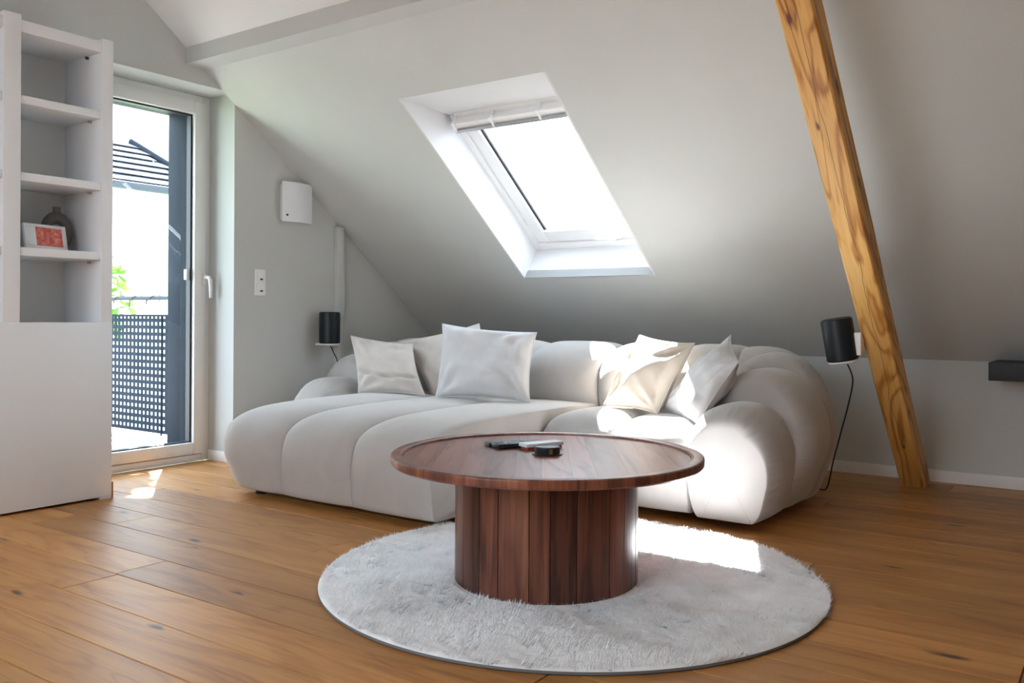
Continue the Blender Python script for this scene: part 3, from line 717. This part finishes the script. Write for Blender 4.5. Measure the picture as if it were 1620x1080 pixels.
# ================================================================== SOFA
so = empty('corner_sofa', (-2.525, 3.9, 0)); tag(so, 'taupe velvet corner sofa with plump channelled sections and a long chaise', 'sofa')
def chan(name, ctrl, org, rdir, tdir, t0, t1, e0, e1, mat=None, m=300, wfun=None, gather=0., seed=0, zmin=.036, nmid=10, taper=0.):
    """plump channel: closed (r,z) profile swept along tdir, drawn in at both ends; e=(inset,radius)"""
    P = smooth_closed(ctrl, m)
    T = np.roll(P, -1, 0) - np.roll(P, 1, 0); T /= np.linalg.norm(T, axis=1)[:, None] + 1e-9
    area = .5 * np.sum(P[:, 0] * np.roll(P[:, 1], -1) - np.roll(P[:, 0], -1) * P[:, 1])
    Nn = np.c_[T[:, 1], -T[:, 0]] * (1 if area > 0 else -1)
    low = (P[:, 1] < .12) & (np.abs(Nn[:, 0]) > .35)
    Nn[low] = np.c_[np.sign(Nn[low, 0]), np.zeros(low.sum())]
    flat = (P[:, 1] < .06) & ~low; Nn[flat] = 0
    S = np.r_[0, np.cumsum(np.linalg.norm(np.diff(P, axis=0), axis=1))]
    ts = sorted(set(np.round(np.r_[t0 + e0[1] * (1 - np.cos(np.linspace(0, PI / 2, 10))), np.linspace(t0 + e0[1], t1 - e1[1], nmid), t1 - e1[1] * (1 - np.cos(np.linspace(0, PI / 2, 10)))], 5)))
    wts = np.array([wfun(r, z) for r, z in P]) if wfun else np.ones(m)
    org = Vector(org); rdir = Vector(rdir); tdir = Vector(tdir)
    v, f = [], []
    rs = np.random.RandomState(seed)
    ph = rs.uniform(0, 6.28, 8); fr = rs.uniform(120, 330, 8)
    for t in ts:
        ins = 0; ga = 0
        for e, tt in ((e0, t - t0), (e1, t1 - t)):
            if e[1] > 0 and tt < e[1]:
                x = 1 - max(tt, 0) / e[1]; ins += e[0] * (1 - math.sqrt(max(0, 1 - x * x)))
                ga += (x ** 1.3) * (1 - x ** 6)
        crown = .006 * math.sin(PI * (t - t0) / (t1 - t0))
        g = np.zeros(m)
        if gather and ga > 0:
            g = gather * ga * sum(np.sin(S * fr[k] + ph[k] + 12 * t) for k in range(8)) / 4 * (.4 + .6 * np.sin(S * 9 + ph[0]) ** 2)
        dd = -ins * wts + crown + g
        ra = P[:, 0] + Nn[:, 0] * dd
        za = np.maximum(P[:, 1] + Nn[:, 1] * dd * (Nn[:, 1] > -.2), zmin)
        for sg in (-1, 1):
            sel = low & (Nn[:, 0] == sg)
            if sel.any():
                edge_r = ra[sel][np.argmin(P[sel, 1])]
                ra[flat] = np.maximum(ra[flat], edge_r) if sg < 0 else np.minimum(ra[flat], edge_r)
        for i in range(m):
            r, z = ra[i], za[i]
            kk = max(0, 1 - (z - zmin) / .26); tt_ = t + taper * kk * kk * (1 - (t - t0) / (t1 - t0))
            q = org + rdir * float(r) + tdir * float(tt_); v.append((q.x, q.y, float(z)))
    n = len(ts)
    for j in range(n - 1):
        for i in range(m):
            f.append((j * m + i, j * m + (i + 1) % m, (j + 1) * m + (i + 1) % m, (j + 1) * m + i))
    for j in (0, n - 1):
        c_ = np.mean(np.array(v[j * m:(j + 1) * m]), axis=0); v.append(tuple(c_)); ci = len(v) - 1
        for i in range(m): f.append((j * m + i, j * m + (i + 1) % m, ci))
    o = mesh(name, v, f, mat or M['velvet'], so, smooth=True)
    return o
X3, Y3 = (1, 0, 0), (0, 1, 0)
chaise = [(2.70, .038), (2.682, .05), (2.668, .12), (2.655, .21), (2.666, .30), (2.712, .362), (2.81, .402), (3.0, .420), (3.4, .425), (3.85, .418), (4.12, .395), (4.2, .3), (4.2, .040), (3.5, .036), (3.0, .036), (2.82, .036), (2.74, .036)]
wch = lambda r, z: (.15 + .85 * math.exp(-max(0, r - 2.80) / .30)) * (.30 + .70 * min(1, max(0, (z - .08) / .22))) 
xs = [-3.655, -3.186, -2.738, -2.278]
for k in range(3):
    chan('seat_channel', chaise, (0, 0, 0), Y3, X3, xs[k], xs[k + 1], (.085, .17) if k == 0 else (.042, .14), (.042, .14) if k < 2 else (.022, .05), wfun=wch if k else (lambda r, z: max(wch(r, z), .8 if z < .3 else 0)), gather=.0026, seed=k, taper=.10 if k == 0 else 0)
seat = [(3.46, .038), (3.445, .05), (3.43, .12), (3.42, .21), (3.426, .30), (3.46, .362), (3.55, .403), (3.75, .415), (4.0, .405), (4.15, .38), (4.2, .3), (4.2, .040), (3.8, .036), (3.62, .036), (3.51, .036)]
wst = lambda r, z: (.55 + .45 * math.exp(-max(0, r - 3.5) / .3)) * (.2 + .8 * min(1, max(0, (z - .12) / .22)))
xs = [-2.272, -1.90, -1.528]
for k in range(2):
    chan('seat_channel', seat, (0, 0, 0), Y3, X3, xs[k], xs[k + 1], (.045, .12), (.045, .12), wfun=wst, gather=.0015, seed=10 + k)
back = [(4.06, .30), (3.98, .38), (3.94, .47), (3.95, .58), (4.02, .665), (4.14, .712), (4.28, .722), (4.46, .68), (4.57, .57), (4.61, .4), (4.60, .15), (4.57, .040), (4.05, .040)]
xs = [-3.69, -3.21, -2.74, -2.268, -1.89, -1.53]
for k in range(5):
    chan('backrest_channel', back, (0, 0, 0), Y3, X3, xs[k], xs[k + 1], (.05, .11), (.05, .11), gather=.0012, seed=20 + k)
arm1 = [(-1.49, .040), (-1.54, .22), (-1.545, .36), (-1.505, .445), (-1.43, .487), (-1.355, .497), (-1.275, .478), (-1.205, .41), (-1.168, .30), (-1.185, .16), (-1.232, .040), (-1.36, .036)]
arm2 = [(-1.49, .040), (-1.57, .28), (-1.585, .42), (-1.545, .525), (-1.46, .60), (-1.365, .63), (-1.265, .612), (-1.175, .54), (-1.122, .42), (-1.115, .29), (-1.165, .15), (-1.228, .040), (-1.36, .036)]
arm3 = [(.06, .040), (-.02, .28), (-.04, .45), (.02, .58), (.12, .665), (.235, .695), (.35, .67), (.44, .58), (.495, .44), (.505, .29), (.46, .15), (.395, .040), (.2, .036)]
arm4 = [(.06, .040), (-.02, .28), (-.04, .48), (.02, .61), (.12, .69), (.235, .718), (.36, .69), (.46, .59), (.51, .44), (.52, .29), (.49, .15), (.45, .040), (.2, .036)]
wa1 = lambda r, z: .12 + .88 * min(1, max(0, (z - .18) / .25)) ** 1.5
def mirx(ctrl): return [(-5.21 - r, z) for r, z in ctrl]
for side in (1, -1):
    sx_ = lambda c_: c_ if side == 1 else mirx(c_)
    chan('arm_channel', sx_(arm1), (0, 0, 0), X3, Y3, 3.425, 3.80, (.085, .16), (.05, .12), wfun=wa1, gather=.003, seed=30 + side)
    chan('arm_channel', sx_(arm2), (0, 0, 0), X3, Y3, 3.72, 4.12, (.06, .15), (.05, .12), gather=.0045, seed=34 + side)
    for q, prof_, (ta, tb) in ((24, arm3, (-.15, .19)), (58, arm4, (-.17, .19))):
        a = math.radians(q); rd = Vector((math.cos(a) * side, math.sin(a), 0)); td = Vector((-math.sin(a) * side, math.cos(a), 0))
        chan('arm_channel', prof_, (-1.60 if side == 1 else -5.21 + 1.60, 4.02, 0), rd, td, ta, tb, (.07, .16), (.07, .16), gather=.006, seed=40 + q + side)
for (fx, fy) in ((-3.46, 2.79), (-2.50, 3.05), (-3.75, 4.3), (-2.3, 4.4), (-1.42, 3.75), (-1.45, 4.2)):
    lathe('foot', [(0, 0), (.026, 0), (.028, .004), (.03, .045), (0, .045)], M['black'], so, n=20, xf=Matrix.Translation((fx, fy, 0)))

# ================================================================== CUSHIONS
def cushion(label, corners, thick, mat, seed, bulge=0., group='scatter cushions on the sofa', wr=1., fold_at=None):
    """corners: bottom-left, bottom-right, top-right, top-left as seen from the front"""
    c00, c10, c11, c01 = [Vector(c_) for c_ in corners]
    ctr = (c00 + c10 + c11 + c01) / 4
    nf_ = ((c10 - c00) + (c11 - c01)).cross((c01 - c00) + (c11 - c10)).normalized()      # faces front (towards -y)
    nn = 56
    v, f = [], []
    off = Vector((seed * 3.7, seed * 1.3, seed * 7.1))
    for s in (1, -1):
        for j in range(nn + 1):
            for i in range(nn + 1):
                u, w = 2 * i / nn - 1, 2 * j / nn - 1
                uu = u * (1 - .075 * (1 - w * w) * abs(u)); ww = w * (1 - .075 * (1 - u * u) * abs(w))
                a, b_ = (uu + 1) / 2, (ww + 1) / 2
                p = c00 * (1 - a) * (1 - b_) + c10 * a * (1 - b_) + c11 * a * b_ + c01 * (1 - a) * b_
                e = max(0, 1 - u * u) * max(0, 1 - w * w)
                h = thick * (e ** .5) * (1 - .10 * w)
                q = Vector((u, w, s * .8)) + off
                ridge = 0
                for ci, (cu, cw) in enumerate(((-1, -1), (1, -1), (1, 1), (-1, 1))):
                    du, dw = u - cu, w - cw; rho = math.hypot(du, dw); an = math.atan2(dw, du)
                    ridge += math.sin(an * 9 + seed * 2.3 + ci * 1.9 + 3.2 * noise.noise(q * 1.3 + Vector((ci, 0, 0)))) * math.exp(-((rho - .55) / .42) ** 2) * (.6 + .8 * noise.noise(Vector((ci * 3.1, seed * 1.7, s * 2.))))
                fold = 0
                if fold_at is not None:
                    fd = (w - fold_at + .10 * math.sin(2.4 * u + seed)) ; fold = -.030 * math.exp(-(fd / .055) ** 2) + .012 * math.exp(-((fd + .16) / .11) ** 2)
                soft = .016 * noise.noise(q * 1.1 + Vector((9, 9, 9))) + .005 * noise.noise(q * 2.7)
                h = max(0, h + (ridge * .012 + fold + soft * 1.25) * wr * min(1, e * 3.5))
                v.append(tuple(p + nf_ * (s * (h + (.0025 if e <= 0 else 0)))))
    K = (nn + 1) ** 2; ed = []
    for s in (0, 1):
        for j in range(nn):
            for i in range(nn):
                a = s * K + j * (nn + 1) + i; q = (a, a + 1, a + nn + 2, a + nn + 1); f.append(q if s == 0 else q[::-1])
    ring = [i for i in range(nn + 1)] + [j * (nn + 1) + nn for j in range(1, nn + 1)] + [nn * (nn + 1) + i for i in range(nn - 1, -1, -1)] + [j * (nn + 1) for j in range(nn - 1, 0, -1)]
    for k in range(len(ring)):
        a, b_ = ring[k], ring[(k + 1) % len(ring)]; f.append((a, b_, K + b_, K + a))
    root = empty('scatter_cushion', tuple((c00 + c10) / 2)); tag(root, label, 'cushion', group)
    mesh('cushion_cover', v, f, mat, root, smooth=True)
    pts = [Vector(v[i]) * .5 + Vector(v[K + i]) * .5 for i in ring] 
    tube('seam_piping', pts + [pts[0]], .0035, mat, root, n=6, cap=False)
    return root
cushion('beige cushion slumped at the far end of the sofa by the gable wall', [PX(567, 622, 3.60), PX(672, 625, 3.66), PX(652, 545, 3.84), PX(555, 531, 3.74)], .075, M['cush_a'], 1, fold_at=-.45)
cushion('beige cushion tilted behind the pale grey cushion on the sofa', [PX(684, 627, 3.80), PX(790, 612, 3.83), PX(758, 512, 3.98), PX(632, 540, 3.95)], .06, M['cush_a'], 2)
cushion('large pale grey cushion with crumpled corners standing upright on the chaise', [PX(689, 628, 3.62), PX(838, 636, 3.62), PX(849, 526, 3.80), PX(700, 512, 3.78)], .085, M['cush_b'], 3, wr=1.3)
cushion('cream cushion in the sunlight leaning on the sofa backrest', [PX(955, 640, 3.80), PX(1040, 655, 3.70), PX(1099, 543, 3.86), PX(1012, 530, 3.96)], .08, M['cush_c'], 4, wr=1.4)
cushion('grey cushion propped in the corner against the rounded sofa arm', [PX(1046, 650, 3.80), PX(1104, 670, 3.57), PX(1168, 572, 3.66), PX(1156, 530, 3.90)], .075, M['cush_b'], 5, wr=1.4)

# ================================================================== RUG
RC, RR = (-1.529, 2.497), .815
rug = empty('round_rug', (RC[0], RC[1], 0)); tag(rug, 'round cream fur rug under the coffee table', 'rug')
lathe('binding', [(0, .001), (RR - .004, .001), (RR, .004), (RR, .010), (RR - .006, .013), (0, .013)], M['bind'], rug, n=160, xf=Matrix.Translation((RC[0], RC[1], 0)))
nr, nsg = 110, 420
v = [(RC[0], RC[1], .018)]; f = []
BR = .298; TCX, TCY = -1.57, 2.418
for i in range(1, nr + 1):
    r = RR * (i / nr) ** .85
    for k in range(nsg):
        q = 2 * PI * k / nsg
        x, y_ = RC[0] + r * math.cos(q), RC[1] + r * math.sin(q)
        p = Vector((x, y_, 0))
        h = .0175 + .0035 * noise.noise(p * 9) + .005 * noise.noise(p * 30) + .004 * noise.noise(p * 70) 
        edge = min(1, (RR - r) / .02); h = .011 + (h - .011) * math.sqrt(max(0, edge * (2 - edge)))
        if math.hypot(x - TCX, y_ - TCY) < BR + .012: h = min(h, .0145)
        v.append((x, y_, max(h, .0112)))
for k in range(nsg): f.append((0, 1 + k, 1 + (k + 1) % nsg))
for i in range(nr - 1):
    for k in range(nsg):
        a = 1 + i * nsg + k; b_ = 1 + i * nsg + (k + 1) % nsg
        f.append((a, b_, b_ + nsg, a + nsg))
mesh('pile_base', v, f, M['fur'], rug, smooth=True)
rs = np.random.RandomState(5)
nbld = 110000
rad = RR * np.sqrt(rs.uniform(0, 1, nbld)) * .998; ang = rs.uniform(0, 2 * PI, nbld)
bx_, by_ = RC[0] + rad * np.cos(ang), RC[1] + rad * np.sin(ang)
keep = np.hypot(bx_ - TCX, by_ - TCY) > BR + .010
bx_, by_ = bx_[keep], by_[keep]; nbld = len(bx_)
flow = np.array([noise.noise(Vector((a * 2.4, b_ * 2.4, 4.))) for a, b_ in zip(bx_, by_)]) * 5 + rs.normal(0, .5, nbld)
ln = rs.uniform(.013, .024, nbld) * (1 + .45 * np.array([noise.noise(Vector((a * 22, b_ * 22, 8.))) for a, b_ in zip(bx_, by_)])); lean = rs.uniform(.55, 1.2, nbld)
dx, dy = np.cos(flow), np.sin(flow); wd = rs.uniform(.0012, .0022, nbld)
tip = np.c_[bx_ + dx * ln * np.sin(lean), by_ + dy * ln * np.sin(lean), .011 + ln * np.cos(lean)]
pA = np.c_[bx_ - dy * wd, by_ + dx * wd, np.full(nbld, .011)]; pB = np.c_[bx_ + dy * wd, by_ - dx * wd, np.full(nbld, .011)]
vv = np.stack([pA, pB, tip], 1).reshape(-1, 3)
inside = np.hypot(vv[:, 0] - TCX, vv[:, 1] - TCY) < BR + .003
me = bpy.data.meshes.new('pile_tufts'); me.vertices.add(len(vv)); me.vertices.foreach_set('co', vv.ravel())
me.loops.add(nbld * 3); me.loops.foreach_set('vertex_index', np.arange(nbld * 3)); me.polygons.add(nbld)
me.polygons.foreach_set('loop_start', np.arange(0, nbld * 3, 3)); me.update(calc_edges=True); me.validate()
me.materials.append(M['fur'])
po = new_obj('pile_tufts', me, rug); po['kind'] = 'stuff'

# ================================================================== COFFEE TABLE
tb = empty('coffee_table', (TCX, TCY, .0145)); tag(tb, 'round walnut coffee table with raised rim on a drum base', 'table')
TR, TI, TZ, ZB = .507, .466, .42, .0148
# drum of vertical staves
ws = [.052, .10, .062, .085, .07, .095, .06, .078, .11, .066, .09, .055, .082, .074, .098, .06, .088, .07, .092, .064, .08, .10, .058]
tot = sum(ws); a0 = math.radians(200)
for w in ws:
    da = w / tot * 2 * PI; g = .0009 / BR; aa, ab = a0 + g, a0 + da - g; ro = BR + random.uniform(-.0006, .0008); ri = BR - .026
    ks = 5
    prof_ = [(ri, aa), ] 
    outer = [(ro - .0016, aa)] + [(ro, aa + .0016 / BR + (ab - aa - .0032 / BR) * i / ks) for i in range(ks + 1)] + [(ro - .0016, ab)]
    inner = [(ri, ab + (aa - ab) * i / 3) for i in range(4)]
    poly = [(TCX + r * math.cos(q), TCY + r * math.sin(q)) for r, q in outer + inner]
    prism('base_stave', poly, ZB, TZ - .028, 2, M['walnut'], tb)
    a0 += da
# rim ring
zt, zb = TZ, TZ - .030
rim = lathe('tabletop_rim', [(TI - .006, zt - .012), (TI - .0005, zt - .009), (TI, zt - .0045), (TI + .006, zt - .0045), (TI + .007, zt - .001), (TI + .009, zt), (TR - .006, zt), (TR - .001, zt - .003), (TR, zt - .008), (TR - .001, zb + .006), (TR - .007, zb), (TI - .03, zb), (TI - .03, zt - .02), (TI - .006, zt - .02), (TI - .006, zt - .012)], M['walnut'], tb, n=160, xf=Matrix.Translation((TCX, TCY, 0)), sharp=.5)
# top boards, built along local x then turned
bd = math.radians(123.5)
bwid = [.07, .085, .078, .092, .07, .088, .08, .09, .075, .086, .07, .05]
yy = -(TI - .001); R2 = TI - .001
sc_ = 2 * R2 / sum(bwid)
for w in bwid:
    ya, yb = yy + .00015, yy + w * sc_ - .00015; yy += w * sc_
    def xe(q): return math.sqrt(max(0, R2 * R2 - q * q))
    st_ = np.linspace(ya, yb, 7)
    poly = [(-xe(q), q) for q in st_] + [(xe(q), q) for q in st_[::-1]]
    poly = [p for i, p in enumerate(poly) if i == 0 or math.hypot(p[0] - poly[i - 1][0], p[1] - poly[i - 1][1]) > 1e-4]
    zz = TZ - .0075 + random.uniform(-.0002, .0002)
    n = len(poly)
    v = [(a, b_, -.014) for a, b_ in poly] + [(a, b_, 0) for a, b_ in poly]
    f = [tuple(range(n)), tuple(range(2 * n - 1, n - 1, -1))] + [(i, (i + 1) % n, n + (i + 1) % n, n + i) for i in range(n)]
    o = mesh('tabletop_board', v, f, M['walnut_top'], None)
    o.parent = tb; o.matrix_parent_inverse = tb.matrix_basis.inverted()
    o.matrix_basis = Matrix.Translation((TCX, TCY, zz)) @ Matrix.Rotation(bd, 4, 'Z')
ZT = TZ - .0072
# things on the table
def tabxf(x, y_, ang): return Matrix.Translation((x, y_, ZT)) @ Matrix.Rotation(math.radians(ang), 4, 'Z')
rm = empty('remote_control', (-1.735, 2.50, ZT)); tag(rm, 'black handheld controller with a grey display on the coffee table', 'remote control')
x1 = tabxf(-1.732, 2.492, 62)
box('body', (-.092, .088, -.030, .030, .003, .018), M['black'], rm, bevel=.004, xf=x1)
box('display', (-.060, -.002, -.022, .022, .018, .0192), M['screen'], rm, xf=x1)
box('button_pad', (.012, .060, -.018, .018, .018, .0192), plain('dark_blue_buttons', (.05, .06, .09), .4), rm, xf=x1)
for sx_ in (-.07, .07): box('pad', (sx_ - .01, sx_ + .01, -.02, .02, 0, .003), M['black'], rm, xf=x1)
rm2 = empty('remote_control', (-1.79, 2.47, ZT)); tag(rm2, 'slim plain black remote half hidden behind the controller with a display', 'remote control')
x2 = tabxf(-1.800, 2.478, 55)
box('body', (-.050, .060, -.024, .024, .001, .014), M['black'], rm2, bevel=.003, xf=x2)
box('button_pad', (-.034, .03, -.014, .014, .014, .015), plain('grey_buttons', (.12, .13, .15), .4), rm2, xf=x2)
wbx = empty('small_white_box', (-1.655, 2.50, ZT)); tag(wbx, 'small flat white box lying between the black controller and round tin', 'box')
x3 = tabxf(-1.652, 2.512, 66)
box('lid', (-.075, .075, -.026, .026, .010, .022), M['lacq'], wbx, bevel=.0015, xf=x3)
box('tray', (-.068, .07, -.022, .022, .0, .010), plain('dull_red_card', (.30, .06, .05), .6), wbx, bevel=.001, xf=x3)
tn = empty('round_tin', (-1.555, 2.42, ZT)); tag(tn, 'round black tin with a copper mark on a thin dark plate', 'tin')
tx = Matrix.Translation((-1.563, 2.412, ZT))
lathe('plate', [(0, 0), (.048, 0), (.05, .002), (.048, .004), (0, .004)], M['black'], tn, n=40, xf=tx)
lathe('tin_body', [(0, .004), (.041, .004), (.042, .006), (.042, .016), (.0425, .017), (.0425, .024), (.040, .027), (.036, .027), (.035, .0255), (0, .0255)], plain('black_green_tin', (.012, .02, .022), .35), tn, n=40, xf=tx)
fa = math.atan2(-F_[1], -F_[0]) + .25
pl = [(.0428 * math.cos(fa + q), .0428 * math.sin(fa + q)) for q in np.linspace(-.13, .13, 5)] + [(.041 * math.cos(fa + q), .041 * math.sin(fa + q)) for q in np.linspace(.13, -.13, 5)]
prism('copper_mark', [(-1.563 + a, 2.412 + b_) for a, b_ in pl], ZT + .006, ZT + .022, 2, plain('copper_print', (.22, .085, .035), .4), tn)
